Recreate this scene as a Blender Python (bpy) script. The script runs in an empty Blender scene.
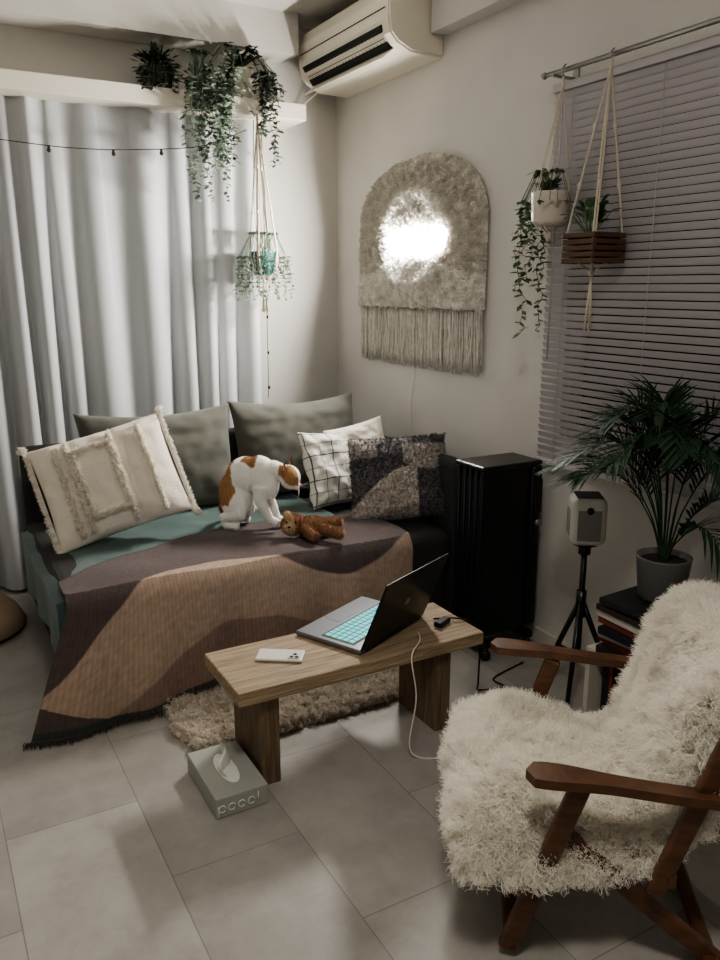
import bpy, bmesh, math, random
import numpy as np
from mathutils import Vector, Matrix, Euler, noise
random.seed(7); rng=np.random.default_rng(7)
sc=bpy.context.scene
def lin(c):
    return tuple(((x/255)/12.92 if x/255<=0.04045 else (((x/255)+0.055)/1.055)**2.4) for x in c)
def V(*a): return Vector(a)

# ---------------- materials ----------------
def mat(name,col,rough=.6,metal=0,col2=None,nscale=8,stretch=(1,1,1),bump=0,bscale=60,sheen=0,spec=.5,emit=None,estr=0,attr=None,trans=0,vary=.5):
    m=bpy.data.materials.new(name); m.use_nodes=True
    nt=m.node_tree; N=nt.nodes; L=nt.links; b=N['Principled BSDF']
    b.inputs['Base Color'].default_value=(*lin(col),1); b.inputs['Roughness'].default_value=rough
    b.inputs['Metallic'].default_value=metal; b.inputs['Specular IOR Level'].default_value=spec
    if sheen: b.inputs['Sheen Weight'].default_value=sheen; b.inputs['Sheen Roughness'].default_value=.5
    tc=N.new('ShaderNodeTexCoord'); mp=N.new('ShaderNodeMapping'); mp.inputs['Scale'].default_value=stretch
    L.new(tc.outputs['Object'],mp.inputs['Vector'])
    csrc=None
    if attr:
        a=N.new('ShaderNodeAttribute'); a.attribute_name=attr; csrc=a.outputs['Color']
        L.new(a.outputs['Color'],b.inputs['Base Color'])
    if col2:
        n=N.new('ShaderNodeTexNoise'); n.inputs['Scale'].default_value=nscale; n.inputs['Detail'].default_value=6
        L.new(mp.outputs[0],n.inputs['Vector'])
        r=N.new('ShaderNodeValToRGB'); r.color_ramp.elements[0].position=.5-vary*.4; r.color_ramp.elements[1].position=.5+vary*.4
        r.color_ramp.elements[0].color=(*lin(col),1); r.color_ramp.elements[1].color=(*lin(col2),1)
        L.new(n.outputs['Fac'],r.inputs['Fac']); L.new(r.outputs[0],b.inputs['Base Color'])
    if bump:
        n2=N.new('ShaderNodeTexNoise'); n2.inputs['Scale'].default_value=bscale; n2.inputs['Detail'].default_value=4
        L.new(mp.outputs[0],n2.inputs['Vector'])
        bp=N.new('ShaderNodeBump'); bp.inputs['Strength'].default_value=bump; bp.inputs['Distance'].default_value=.01
        L.new(n2.outputs['Fac'],bp.inputs['Height']); L.new(bp.outputs[0],b.inputs['Normal'])
    if emit:
        b.inputs['Emission Color'].default_value=(*lin(emit),1); b.inputs['Emission Strength'].default_value=estr
    if trans:
        t=N.new('ShaderNodeBsdfTranslucent'); t.inputs[0].default_value=(*lin(col),1)
        if csrc: L.new(csrc,t.inputs[0])
        mx=N.new('ShaderNodeMixShader'); mx.inputs[0].default_value=trans
        L.new(b.outputs[0],mx.inputs[1]); L.new(t.outputs[0],mx.inputs[2]); L.new(mx.outputs[0],N['Material Output'].inputs['Surface'])
    return m

# ---------------- mesh builder ----------------
def spline(pts,n=8):
    P=[Vector(p) for p in pts]; out=[]
    for i in range(len(P)-1):
        p0=P[max(i-1,0)];p1=P[i];p2=P[i+1];p3=P[min(i+2,len(P)-1)]
        for k in range(n):
            t=k/n
            out.append(.5*((2*p1)+(p2-p0)*t+(2*p0-5*p1+4*p2-p3)*t*t+(3*p1-p0-3*p2+p3)*t**3))
    out.append(P[-1]); return out
class B:
    def __init__(s): s.v=[];s.f=[];s.m=[];s.sm=[];s.mats=[]
    def mi(s,m):
        if m not in s.mats: s.mats.append(m)
        return s.mats.index(m)
    def add(s,vs,fs,m,smooth=False):
        o=len(s.v); s.v+= [tuple(v) for v in vs]; k=s.mi(m)
        for f in fs: s.f.append(tuple(i+o for i in f)); s.m.append(k); s.sm.append(smooth)
    def box(s,lo,hi,m,bevel=0,R=None,segs=2):
        c=[(a+b)/2 for a,b in zip(lo,hi)]; d=[abs(b-a) for a,b in zip(lo,hi)]
        s.cbox(c,d,m,bevel,R,segs)
    def cbox(s,c,d,m,bevel=0,R=None,segs=2):
        bm=bmesh.new(); bmesh.ops.create_cube(bm,size=1)
        for v in bm.verts: v.co=Vector((v.co.x*d[0],v.co.y*d[1],v.co.z*d[2]))
        if bevel: bmesh.ops.bevel(bm,geom=bm.edges[:],offset=min(bevel,min(d)*.49),segments=segs,profile=.5,affect='EDGES')
        bm.verts.index_update(); R=R or Matrix.Identity(3); c=Vector(c)
        s.add([R@v.co+c for v in bm.verts],[[v.index for v in f.verts] for f in bm.faces],m,False); bm.free()
    def tube(s,pts,r,m,seg=8,cap=True,flat=None):
        P=[Vector(p) for p in pts]; n=len(P)
        if not hasattr(r,'__len__'): r=[r]*n
        vs=[];fs=[]; up=None
        for i in range(n):
            t=(P[min(i+1,n-1)]-P[max(i-1,0)])
            if t.length<1e-9: t=Vector((0,0,1))
            t.normalize()
            if up is None:
                a=Vector((0,0,1)) if abs(t.z)<.9 else Vector((1,0,0))
                up=(a-t*a.dot(t)).normalized()
            else:
                up=up-t*up.dot(t)
                up=up.normalized() if up.length>1e-6 else Vector((1,0,0))
            sd=t.cross(up)
            for k in range(seg):
                a=2*math.pi*k/seg; vs.append(P[i]+(up*math.cos(a)*(flat or 1)+sd*math.sin(a))*r[i])
        for i in range(n-1):
            for k in range(seg):
                k2=(k+1)%seg; fs.append((i*seg+k,i*seg+k2,(i+1)*seg+k2,(i+1)*seg+k))
        if cap: fs.append(tuple(range(seg))[::-1]); fs.append(tuple((n-1)*seg+k for k in range(seg)))
        s.add(vs,fs,m,True)
    def lathe(s,prof,c,m,seg=28,R=None):
        vs=[];fs=[];R=R or Matrix.Identity(3);c=Vector(c)
        for r,z in prof:
            for k in range(seg):
                a=2*math.pi*k/seg; vs.append(R@Vector((r*math.cos(a),r*math.sin(a),z))+c)
        for i in range(len(prof)-1):
            for k in range(seg):
                k2=(k+1)%seg; fs.append((i*seg+k,i*seg+k2,(i+1)*seg+k2,(i+1)*seg+k))
        s.add(vs,fs,m,True)
    def ell(s,c,r,m,R=None,seg=16):
        n=seg//2
        R=R or Matrix.Identity(3); c=Vector(c); vs=[];fs=[]
        for i in range(n+1):
            th=math.pi*i/n
            for k in range(seg):
                a=2*math.pi*k/seg
                vs.append(R@Vector((r[0]*math.sin(th)*math.cos(a),r[1]*math.sin(th)*math.sin(a),-r[2]*math.cos(th)))+c)
        for i in range(n):
            for k in range(seg):
                k2=(k+1)%seg; fs.append((i*seg+k,i*seg+k2,(i+1)*seg+k2,(i+1)*seg+k))
        s.add(vs,fs,m,True)
    def grid(s,P,m,smooth=True):
        nu=len(P);nv=len(P[0]); vs=[p for r in P for p in r]
        s.add(vs,[(i*nv+j,(i+1)*nv+j,(i+1)*nv+j+1,i*nv+j+1) for i in range(nu-1) for j in range(nv-1)],m,smooth)
    def prism(s,pts,off,m,smooth=False):
        n=len(pts); off=Vector(off); vs=[Vector(p) for p in pts]+[Vector(p)+off for p in pts]
        fs=[tuple(range(n))[::-1],tuple(range(n,2*n))]+[(i,(i+1)%n,n+(i+1)%n,n+i) for i in range(n)]
        s.add(vs,fs,m,smooth)
    def leaf(s,p,d,nrm,L,W,m,n=3,droop=0):
        p=Vector(p);d=Vector(d).normalized();sd=d.cross(Vector(nrm))
        if sd.length<1e-4: sd=d.cross(Vector((1,0,.3)))
        sd.normalize(); vs=[];fs=[]
        for i in range(n+1):
            t=i/n; w=W*.5*math.sin(math.pi*min(1,(t*.86+.12)))
            c=p+d*L*t+Vector((0,0,-droop*t*t))
            vs+=[c-sd*w,c+sd*w]
        for i in range(n): fs.append((2*i,2*i+1,2*i+3,2*i+2))
        s.add(vs,fs,m,True)
    def mesh(s,name):
        me=bpy.data.meshes.new(name); me.from_pydata(s.v,[],s.f)
        for m in s.mats: me.materials.append(m)
        me.polygons.foreach_set('material_index',s.m); me.polygons.foreach_set('use_smooth',s.sm); me.update(); return me
    def obj(s,name,parent=None):
        o=bpy.data.objects.new(name,s.mesh(name)); sc.collection.objects.link(o)
        if parent: o.parent=parent
        return o
def empty(name):
    o=bpy.data.objects.new(name,None); sc.collection.objects.link(o); o.empty_display_size=.1; return o
def remesh(b,name,vox,smooth_it=6,fac=.5,parent=None,material=None):
    o=b.obj(name+'_tmp')
    r=o.modifiers.new('r','REMESH'); r.mode='VOXEL'; r.voxel_size=vox
    sm=o.modifiers.new('s','SMOOTH'); sm.factor=fac; sm.iterations=smooth_it
    dg=bpy.context.evaluated_depsgraph_get(); me=bpy.data.meshes.new_from_object(o.evaluated_get(dg))
    me.name=name; bpy.data.objects.remove(o)
    me.materials.clear(); me.materials.append(material)
    me.polygons.foreach_set('use_smooth',[True]*len(me.polygons)); me.polygons.foreach_set('material_index',[0]*len(me.polygons))
    o2=bpy.data.objects.new(name,me); sc.collection.objects.link(o2)
    if parent: o2.parent=parent
    return o2
def paint(o,fn,name='Col'):
    me=o.data; a=me.color_attributes.new(name,'FLOAT_COLOR','POINT'); n=len(me.vertices)
    arr=np.ones((n,4),dtype=np.float32)
    for i,v in enumerate(me.vertices): arr[i,:3]=fn(v.co)
    a.data.foreach_set('color',arr.ravel())
def sample(me,n,colname=None):
    me.calc_loop_triangles(); nt=len(me.loop_triangles); nv=len(me.vertices)
    T=np.empty(nt*3,dtype=np.int32); me.loop_triangles.foreach_get('vertices',T); T=T.reshape(-1,3)
    P=np.empty(nv*3,dtype=np.float32); me.vertices.foreach_get('co',P); P=P.reshape(-1,3)
    NN=np.array([v.normal[:] for v in me.vertices])
    a=P[T[:,0]];b_=P[T[:,1]];c=P[T[:,2]]; ar=np.linalg.norm(np.cross(b_-a,c-a),axis=1); pr=ar/ar.sum()
    idx=rng.choice(nt,size=n,p=pr); r1=np.sqrt(rng.random(n));r2=rng.random(n)
    w=np.stack([1-r1,r1*(1-r2),r1*r2],1)
    t=T[idx]; pts=(P[t]*w[:,:,None]).sum(1); nr=(NN[t]*w[:,:,None]).sum(1)
    nr/=np.linalg.norm(nr,axis=1,keepdims=True)+1e-9
    if colname:
        C=np.empty(nv*4,dtype=np.float32); me.attributes[colname].data.foreach_get('color',C); C=C.reshape(-1,4)[:,:3]
        return pts,nr,(C[t]*w[:,:,None]).sum(1)
    return pts,nr
def hair(name,pts,nr,cols,L,material,per=8,spread=.01,tilt=.5,curl=.006,turns=1.5,rad=.001,npt=6,clump=.7,bias=(0,0,0),parent=None,cvar=.12):
    n=len(pts); K=n*per
    d=nr+rng.normal(0,tilt,(n,3))*.6+np.array(bias); d/=np.linalg.norm(d,axis=1,keepdims=True)
    ln=L*(.65+.7*rng.random(n))
    root=np.repeat(pts,per,0); D=np.repeat(d,per,0); LN=np.repeat(ln,per)*(.8+.4*rng.random(K))
    off=rng.normal(0,spread,(K,3)); Nn=np.repeat(nr,per,0); off-=Nn*(off*Nn).sum(1,keepdims=True)
    a=np.cross(D,rng.normal(0,1,(K,3))); a/=np.linalg.norm(a,axis=1,keepdims=True)+1e-9; b2=np.cross(D,a)
    ph=np.repeat(rng.random(n)*6.28,per)+rng.normal(0,.5,K)
    out=np.empty((K,npt,3),dtype=np.float32)
    for i in range(npt):
        t=i/(npt-1)
        amp=curl*t
        ang=ph+turns*2*math.pi*t
        out[:,i]=root+off*(1-clump*t)+D*(LN*t)[:,None]+a*(np.cos(ang)*amp)[:,None]+b2*(np.sin(ang)*amp)[:,None]
    hc=bpy.data.hair_curves.new(name); hc.add_curves([npt]*K)
    hc.attributes['position'].data.foreach_set('vector',out.ravel())
    ra=hc.attributes.get('radius') or hc.attributes.new('radius','FLOAT','POINT')
    rr=np.tile(np.linspace(1,.35,npt)*rad,K).astype(np.float32); ra.data.foreach_set('value',rr)
    ca=hc.attributes.new('hcol','FLOAT_COLOR','CURVE')
    cc=np.ones((K,4),dtype=np.float32); cc[:,:3]=np.repeat(cols,per,0)*(1+cvar*rng.normal(0,1,(K,1))); cc=np.clip(cc,0,1)
    ca.data.foreach_set('color',cc.ravel())
    hc.materials.append(material)
    o=bpy.data.objects.new(name,hc); sc.collection.objects.link(o)
    if parent: o.parent=parent
    return o

# materials
M_wall=mat('wall_paint',(208,205,199),.85,col2=(200,197,192),nscale=3,bump=.15,bscale=220)
M_ceil=mat('ceiling_paint',(205,202,196),.9,bump=.1,bscale=150)
M_white=mat('white_plastic',(225,221,208),.45)
M_cream=mat('cream_plastic',(227,221,206),.4)
M_black=mat('black_plastic',(14,14,16),.3)
M_blackm=mat('black_matte',(20,20,21),.6)
M_metal=mat('brushed_steel',(150,148,145),.35,metal=.9)
M_wood=mat('weathered_oak',(186,165,136),.65,col2=(108,90,70),nscale=6,stretch=(1.0,12,12),bump=.6,bscale=14,vary=.8)
M_woodd=mat('weathered_oak_dark',(142,121,96),.65,col2=(78,63,49),nscale=6,stretch=(12,12,1.0),bump=.6,bscale=14,vary=.8)
M_chair=mat('oiled_walnut',(106,72,49),.38,col2=(70,46,31),nscale=6,stretch=(3,3,8),bump=.1,bscale=20,vary=.6)
M_cord=mat('cotton_cord',(208,198,180),.9,bump=.4,bscale=400)
M_curt=mat('sheer_curtain',(208,210,212),.85,bump=.1,bscale=300,trans=.25)
M_leaf=mat('palm_leaf',(46,70,50),.6,col2=(32,52,38),nscale=12,spec=.25)
M_leaf2=mat('vine_leaf',(104,126,84),.5,col2=(60,88,56),nscale=30)
M_leaf3=mat('grey_vine_leaf',(136,150,132),.55,col2=(78,98,78),nscale=30)
M_leafd=mat('dark_leaf',(56,68,54),.5,col2=(34,44,34),nscale=30)
M_soil=mat('soil',(48,38,30),.95,bump=.8,bscale=90)
M_attr=mat('printed_fabric',(200,200,200),.9,attr='Col',bump=.35,bscale=350,sheen=.2)
M_knit=mat('knit_blanket',(200,200,200),.95,attr='Col',bump=.6,bscale=260,sheen=.15)
M_green=mat('olive_linen',(88,87,79),.9,col2=(76,76,69),nscale=9,bump=.3,bscale=300,sheen=.2)
M_teal=mat('teal_velvet',(56,86,82),.8,col2=(43,69,67),nscale=7,bump=.25,bscale=120,sheen=.3)
M_sofa=mat('charcoal_upholstery',(50,49,47),.9,bump=.3,bscale=250)
M_hair=mat('wool_fibre',(230,220,200),.75,attr='hcol',spec=.2)
M_fleece=mat('fleece_fibre',(230,220,200),.8,attr='hcol',spec=.15,trans=.35)
M_fur=mat('animal_fur',(230,220,200),.8,attr='Col',spec=.2)

# ---------------- room ----------------
XR,YB,ZC=2.25,4.3,2.85; XL,YF=-1.9,-1.9
def tile_mat():
    m=bpy.data.materials.new('stone_vinyl_tile'); m.use_nodes=True; nt=m.node_tree;N=nt.nodes;L=nt.links;b=N['Principled BSDF']
    tc=N.new('ShaderNodeTexCoord'); mp=N.new('ShaderNodeMapping'); mp.inputs['Rotation'].default_value=(0,0,math.radians(90)); mp.inputs['Location'].default_value=(0.34,-.08,0)
    L.new(tc.outputs['Object'],mp.inputs['Vector'])
    br=N.new('ShaderNodeTexBrick'); br.inputs['Scale'].default_value=1; br.inputs['Brick Width'].default_value=.73; br.inputs['Row Height'].default_value=.365
    br.inputs['Mortar Size'].default_value=.0020; br.inputs['Mortar Smooth'].default_value=.4; br.offset=.5; br.inputs['Bias'].default_value=0
    br.inputs['Color1'].default_value=(*lin((178,174,168)),1); br.inputs['Color2'].default_value=(*lin((162,158,152)),1); br.inputs['Mortar'].default_value=(*lin((138,134,129)),1)
    L.new(mp.outputs[0],br.inputs['Vector'])
    n=N.new('ShaderNodeTexNoise'); n.inputs['Scale'].default_value=4; n.inputs['Detail'].default_value=9; n.inputs['Roughness'].default_value=.7
    L.new(tc.outputs['Object'],n.inputs['Vector'])
    r=N.new('ShaderNodeValToRGB'); r.color_ramp.elements[0].position=.32; r.color_ramp.elements[1].position=.68
    r.color_ramp.elements[0].color=(.62,.61,.60,1); r.color_ramp.elements[1].color=(1,1,1,1)
    L.new(n.outputs['Fac'],r.inputs['Fac'])
    mx=N.new('ShaderNodeMixRGB'); mx.blend_type='MULTIPLY'; mx.inputs[0].default_value=.8
    L.new(br.outputs['Color'],mx.inputs[1]); L.new(r.outputs[0],mx.inputs[2]); L.new(mx.outputs[0],b.inputs['Base Color'])
    rr=N.new('ShaderNodeMapRange'); rr.inputs['To Min'].default_value=.34; rr.inputs['To Max'].default_value=.55
    L.new(n.outputs['Fac'],rr.inputs['Value']); L.new(rr.outputs[0],b.inputs['Roughness'])
    bp=N.new('ShaderNodeBump'); bp.inputs['Strength'].default_value=.25; bp.inputs['Distance'].default_value=.003; bp.invert=True
    L.new(br.outputs['Fac'],bp.inputs['Height']); L.new(bp.outputs[0],b.inputs['Normal'])
    return m
b=B(); b.box((XL-.1,YF-.1,-.1),(XR+.1,YB+.1,0),tile_mat()); b.obj('floor')
b=B(); b.box((XL-.1,YF-.1,ZC),(XR+.1,YB+.1,ZC+.1),M_ceil); b.obj('ceiling')
wx0,wx1,wz1=-1.2,1.55,2.28
b=B(); b.box((XL-.1,YB,0),(wx0,YB+.12,ZC),M_wall); b.box((wx1,YB,0),(XR+.12,YB+.12,ZC),M_wall); b.box((wx0,YB,wz1),(wx1,YB+.12,ZC),M_wall); b.obj('wall_back')
vy0,vy1,vz0,vz1=.9,2.38,.9,2.15
b=B(); b.box((XR,YF,0),(XR+.12,vy0,ZC),M_wall); b.box((XR,vy1,0),(XR+.12,YB,ZC),M_wall); b.box((XR,vy0,0),(XR+.12,vy1,vz0),M_wall); b.box((XR,vy0,vz1),(XR+.12,vy1,ZC),M_wall); b.obj('wall_right')
b=B(); b.box((XL-.12,YF,0),(XL,YB,ZC),M_wall); b.obj('wall_left')
b=B(); b.box((XL,YF-.12,0),(XR,YF,ZC),M_wall); b.obj('wall_front')
b=B(); b.box((XR-.08,YF,2.585),(XR,3.24,ZC),M_ceil); b.obj('trim_1')          # ceiling beam along right wall
b=B(); b.box((XL,YB-.2,2.66),(1.93,YB,ZC),M_ceil); b.obj('trim_2')
M_base=mat('baseboard_paint',(205,200,190),.5)
b=B(); b.box((XR-.01,YF,0),(XR,YB-.01,.06),M_base); b.obj('baseboard_right')
b=B(); b.box((wx1,YB-.01,0),(XR-.01,YB,.06),M_base); b.obj('baseboard_back')
M_glass=mat('night_glass',(20,26,34),.08); M_frame=mat('window_frame',(150,150,150),.4,metal=.5)
def window(name,axis,a0,a1,z0,z1,pos,mull):
    b=B()
    def bx(p0,p1,q0,q1,m,d=.04,o=.04):
        if axis=='x': b.box((p0,pos+o,q0),(p1,pos+o+d,q1),m)
        else: b.box((pos+o,p0,q0),(pos+o+d,p1,q1),m)
    e=.001
    bx(a0+e,a0+.05,z0+e,z1-e,M_frame); bx(a1-.05,a1-e,z0+e,z1-e,M_frame)
    bx(a0+.05,a1-.05,z0+e,z0+.05,M_frame); bx(a0+.05,a1-.05,z1-.05,z1-e,M_frame)
    for q in mull: bx(q-.03,q+.03,z0+.05,z1-.05,M_frame)
    bx(a0+.05,a1-.05,z0+.05,z1-.05,M_glass,.006,.06)
    return b.obj(name)
window('window_1','x',wx0,wx1,0,wz1,YB,[.18,.9]); window('window_2','y',vy0,vy1,vz0,vz1,XR,[1.64])

# curtain shelf / cornice
b=B(); b.box((XL+.02,4.02,2.33),(1.93,4.3,2.41),M_cream,.004); b.obj('curtain_shelf')

# curtains
b=B(); P=[]; nx=900; nz=50
for j in range(nz+1):
    z=.02+(2.33-.02)*j/nz; k=1-j/nz; row=[]
    for i in range(nx+1):
        t=i/nx; x=-1.35+3.02*t
        ph=x*46+3.0*math.sin(x*3.1)+1.8*math.sin(x*8.3+1)+.6*math.sin(k*2.4+x*3)
        a=.020+.028*k
        mk=.35+.85*min(1,max(0,.55+1.1*noise.noise(V(x*3.3,k*.5,2))))
        s_=math.sin(ph); s_=math.copysign(abs(s_)**.8,s_)
        y=4.145+a*s_*mk+.018*math.sin(ph*.37+k*2)+.024*math.sin(x*2.3+k)+.010*noise.noise(V(x*4,k*3,9))
        row.append((x+.014*k*math.cos(ph),min(y,4.29),z))
    P.append(row)
b.grid(P,M_curt); b.obj('sheer_curtain')
# AC unit
b=B(); dz=-.03
prof=[(2.249,2.53),(2.249,2.82),(2.02,2.82),(1.98,2.80),(1.965,2.75),(1.963,2.66),(1.975,2.60),(2.01,2.565),(2.08,2.535)]
prof=[(x,z+dz) for x,z in prof]
y0,y1=3.27,4.17
b.prism([(x,y0,z) for x,z in prof],(0,y1-y0,0),M_cream)
for yy,sg in((y0,-1),(y1,1)):
    b.prism([(2.03+(x-2.03)*.97+.004,yy,2.64+(z-2.64)*.94) for x,z in prof],(0,sg*.012,0),M_cream)
M_vent=mat('vent_dark',(14,13,12),.7)
A=Vector((1.958,0,2.650+dz)); C_=Vector((2.030,0,2.548+dz)); ax=(C_-A).normalized(); nrm=Vector((-ax.z,0,ax.x)); 
if nrm.x>0: nrm=-nrm
Rv=Matrix((ax,Vector((0,1,0)),nrm)).transposed()
mid=(A+C_)/2+Vector((0,(y0+y1)/2,0))
b.cbox(mid+nrm*.002,((C_-A).length*.82,(y1-y0)*.88,.016),M_vent,0,Rv)
for k in range(3):
    b.cbox(mid+nrm*.011+ax*(-.03+.03*k),(.006,(y1-y0)*.86,.004),M_blackm,0,Rv)
for k in range(24):
    b.cbox(mid+nrm*.010+Vector((0,-(y1-y0)*.42+(y1-y0)*.84*k/23,0)),(.07,.002,.003),M_blackm,0,Rv)
fl=Matrix.Rotation(math.radians(-38),3,'Y')
b.cbox(Vector((2.00,(y0+y1)/2,2.533+dz)),(.085,(y1-y0)*.88,.005),M_cream,.002,fl)
b.box((1.960,y0+.02,2.70+dz),(1.965,y1-.02,2.703+dz),M_vent)
b.tube(spline([(2.1,4.19,2.53),(2.0,4.27,2.44),(1.96,4.27,2.43)],8),.004,M_white,6)
b.obj('air_conditioner')

# ---------------- tapestry ----------------
tap=empty('woven_wall_tapestry')
M_tap=mat('boucle_weave',(196,188,172),.95,attr='Col',bump=1,bscale=110,sheen=.2)
yc,hw=3.425,.545; zb,zs,zt=1.40,1.80,2.10
LY,LZ=3.40,1.715
def topz(y):
    q=(y-yc)/hw; q=max(-1,min(1,q)); return zs+(zt-zs)*(1-abs(q)**2.6)**(1/1.9)
b=B(); P=[]; ny,nz=150,120
for i in range(ny+1):
    y=yc+hw*(-1+2*i/ny); row=[]; tz=topz(y)
    for j in range(nz+1):
        t=j/nz; z=zb+(tz-zb)*t
        e=min(1,min((y-(yc-hw)),(yc+hw)-y,tz-z)/.03+.15)
        h=.030*e
        nn=noise.noise(V(y*45,z*45,1)); n2=noise.noise(V(y*9,z*9,4)); n3=noise.noise(V(y*110,z*110,8))
        cl=math.exp(-((y-LY)/.27)**4-((z-LZ)/.065)**4)
        arch=abs(math.sqrt(((y-3.42)/1.25)**2+(z-1.72)**2)-.21)
        ridge=.016*math.exp(-(arch/.035)**2)
        low=.012 if z<1.60+.05*math.sin(y*6) else 0
        h+=(e*(.013*nn+.010*n2+.006*n3+ridge+low))*(1-cl)-.022*cl
        row.append((XR-.004-max(h,.002),y,z))
    P.append(row)
b.grid(P,M_tap)
o=b.obj('weave',tap)
def tapc(c):
    y,z=c.y,c.z; n=noise.noise(V(y*30,z*30,3))
    base=np.array(lin((212,207,197)))
    if z<1.60+.05*math.sin(y*6): base=np.array(lin((234,230,221)))
    d=math.sqrt(((y-3.42)/1.25)**2+(z-1.72)**2)
    if abs(d-.21)<.035 and z>1.7: base=np.array(lin((238,234,225)))
    return np.clip(base*(1+.45*n),0,.95)
paint(o,tapc)
pts,nr,cc=sample(o.data,6500,'Col'); nr=np.tile(np.array([[-1.,0,0]]),(len(pts),1))
m_=~((np.abs(pts[:,1]-LY)<.27)&(np.abs(pts[:,2]-LZ)<.06)); 
hair('yarn_loops',pts[m_],nr[m_],cc[m_],.016,M_hair,per=3,spread=.006,tilt=.9,curl=.006,turns=1,rad=.0017,npt=5,parent=tap)
b=B(); M_fr=mat('fringe_yarn',(228,224,215),.95,col2=(200,195,184),nscale=40,bump=.5,bscale=300)
for i in range(150):
    y=yc-hw+.01+(2*hw-.02)*i/149; L_=.27+.03*random.random()
    for k in range(2):
        x=XR-.012-.012*random.random()-.008*k; dy=random.uniform(-.006,.006)
        pts_=[(x,y+dy,zb+.015)]+[(x+random.uniform(-.003,.003),y+dy+random.uniform(-.006,.006),zb-L_*q/5) for q in range(1,6)]
        b.tube(pts_,[.0042,.004,.0036,.0036,.0034,.002],M_fr,5)
    if i%5==2: b.ell((XR-.02,y,zb+.0),(.012,.013,.016),M_fr,seg=8)
b.obj('fringe',tap)
b=B(); M_lamp=mat('lamp_glow',(255,250,240),.5,emit=(255,250,242),estr=480)
n=40
vs=[];fs=[]
for (s_,xo) in((1,0),(.85,-.003),(0.01,-.005)):
    for k in range(n):
        a=2*math.pi*k/n; ry=.25*(1+.1*math.sin(3*a+1)); rz=.055*(1+.22*math.sin(2*a+.6)+.12*math.sin(5*a))
        vs.append((XR-.038+xo,LY+s_*ry*math.copysign(abs(math.cos(a))**.75,math.cos(a)),LZ+s_*rz*math.sin(a)))
for r_ in range(2):
    for k in range(n):
        k2=(k+1)%n; fs.append((r_*n+k,r_*n+k2,(r_+1)*n+k2,(r_+1)*n+k))
b.add(vs,fs,M_lamp,True); b.obj('light_panel',tap)
b=B(); b.tube(spline([(XR-.012,3.45,1.4),(XR-.008,3.44,1.1),(XR-.008,3.47,.9),(XR-.008,3.45,.7)],6),.0028,M_white,6); b.obj('cord',tap)

# ---------------- blinds on right window ----------------
M_slat=mat('pale_slat',(186,181,184),.5)
bl=B(); by0,by1=.75,2.465; bx=XR-.035
R_=Matrix.Rotation(math.radians(62),3,'Y')
nsl=int((2.2-.82)/.0275)
for i in range(nsl):
    z=.835+i*.0275
    bl.cbox((bx,(by0+by1)/2,z),(.026,by1-by0,.0012),M_slat,0,R_)
bl.box((XR-.055,by0,2.195),(XR-.02,by1,2.225),M_slat,.003); bl.box((XR-.048,by0,.80),(XR-.024,by1,.818),M_slat,.003)
for y in(2.36,1.95,1.5,1.05): 
    bl.tube([(bx-.013,y,2.2),(bx-.013,y,.81)],.0012,M_slat,5)
bl.tube([(XR-.06,2.40,2.2),(XR-.062,2.41,1.22)],.003,M_slat,6)
bl.obj('venetian_blind')
b=B(); rx=XR-.11; rz=2.245
b.tube([(rx,.6,rz),(rx,2.44,rz)],.008,M_metal,10); b.tube([(rx+.045,.6,rz+.012),(rx+.045,2.42,rz+.012)],.006,M_metal,10)
b.ell((rx,2.45,rz),(.012,.016,.012),M_metal)
for y in(2.40,1.2): b.box((rx-.005,y-.006,rz-.012),(XR-.001,y+.006,rz-.004),M_metal); b.box((XR-.006,y-.015,rz-.04),(XR-.0005,y+.015,rz+.03),M_metal)
for k in range(14): 
    y=2.3-k*.09; b.tube([(rx,y+.0,rz+.011),(rx,y,rz-.02)],.0015,M_white,5)
b.obj('curtain_rod')

# ---------------- plants ----------------
def vine(b,start,L,lm,leaf=.022,dirx=(0,0),n=None,stem=None,wig=.02,up=.03,per=2):
    p=Vector(start); pts=[p.copy()]; dx,dy=dirx; n=n or max(1,int(L/.020))
    st=L/n
    pts.append(p+Vector((dx*.5,dy*.5,up))); q=p+Vector((dx,dy,0))
    for i in range(n):
        q=q+Vector((random.uniform(-wig,wig)*.4,random.uniform(-wig,wig)*.4,-st)); pts.append(q.copy())
    b.tube(pts,.0013,stem or lm,4,cap=False)
    for i,pp in enumerate(pts[1:]):
        for s in range(per):
            a=random.uniform(0,6.28); d=Vector((math.cos(a),math.sin(a),random.uniform(-.6,.3)))
            b.leaf(pp,d,(random.uniform(-.4,.4),random.uniform(-.4,.4),1),leaf*random.uniform(.7,1.3),leaf*.62,lm,2,droop=.004)
b=B(); b.lathe([(.0,.0),(.055,0),(.07,.13),(.072,.135),(.064,.135),(.06,.11),(0,.11)],(1.60,4.10,2.412),M_white); b.lathe([(0,.112),(.062,.112)],(1.60,4.10,2.412),M_soil)
for i in range(34):
    x=random.choice([random.uniform(-.24,-.05),random.uniform(.04,.14)])
    L_=random.choice([.10,.14,.22,.3,.44]) 
    dy=random.uniform(-.16,-.1)
    vine(b,(1.60,4.10,2.54),L_,M_leaf3 if (x<0 and random.random()<.5) else M_leafd,.034,(x,dy),up=random.uniform(.05,.12),per=2,wig=.035)
for i in range(60):
    a=random.uniform(0,6.28); d=Vector((math.cos(a),math.sin(a)*.8,random.uniform(.2,1.2))).normalized(); b.leaf(Vector((1.60,4.10,2.55))+d*random.uniform(0,.08),d,(0,0,1),.045,.025,M_leafd,2,.01)
b.obj('trailing_ivy_pot')
b=B(); M_dpot=mat('dark_pot',(46,44,42),.6)
b.lathe([(.0,.0),(.06,0),(.085,.09),(.087,.095),(.078,.095),(.07,.08),(0,.08)],(1.19,4.12,2.412),M_dpot)
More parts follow.
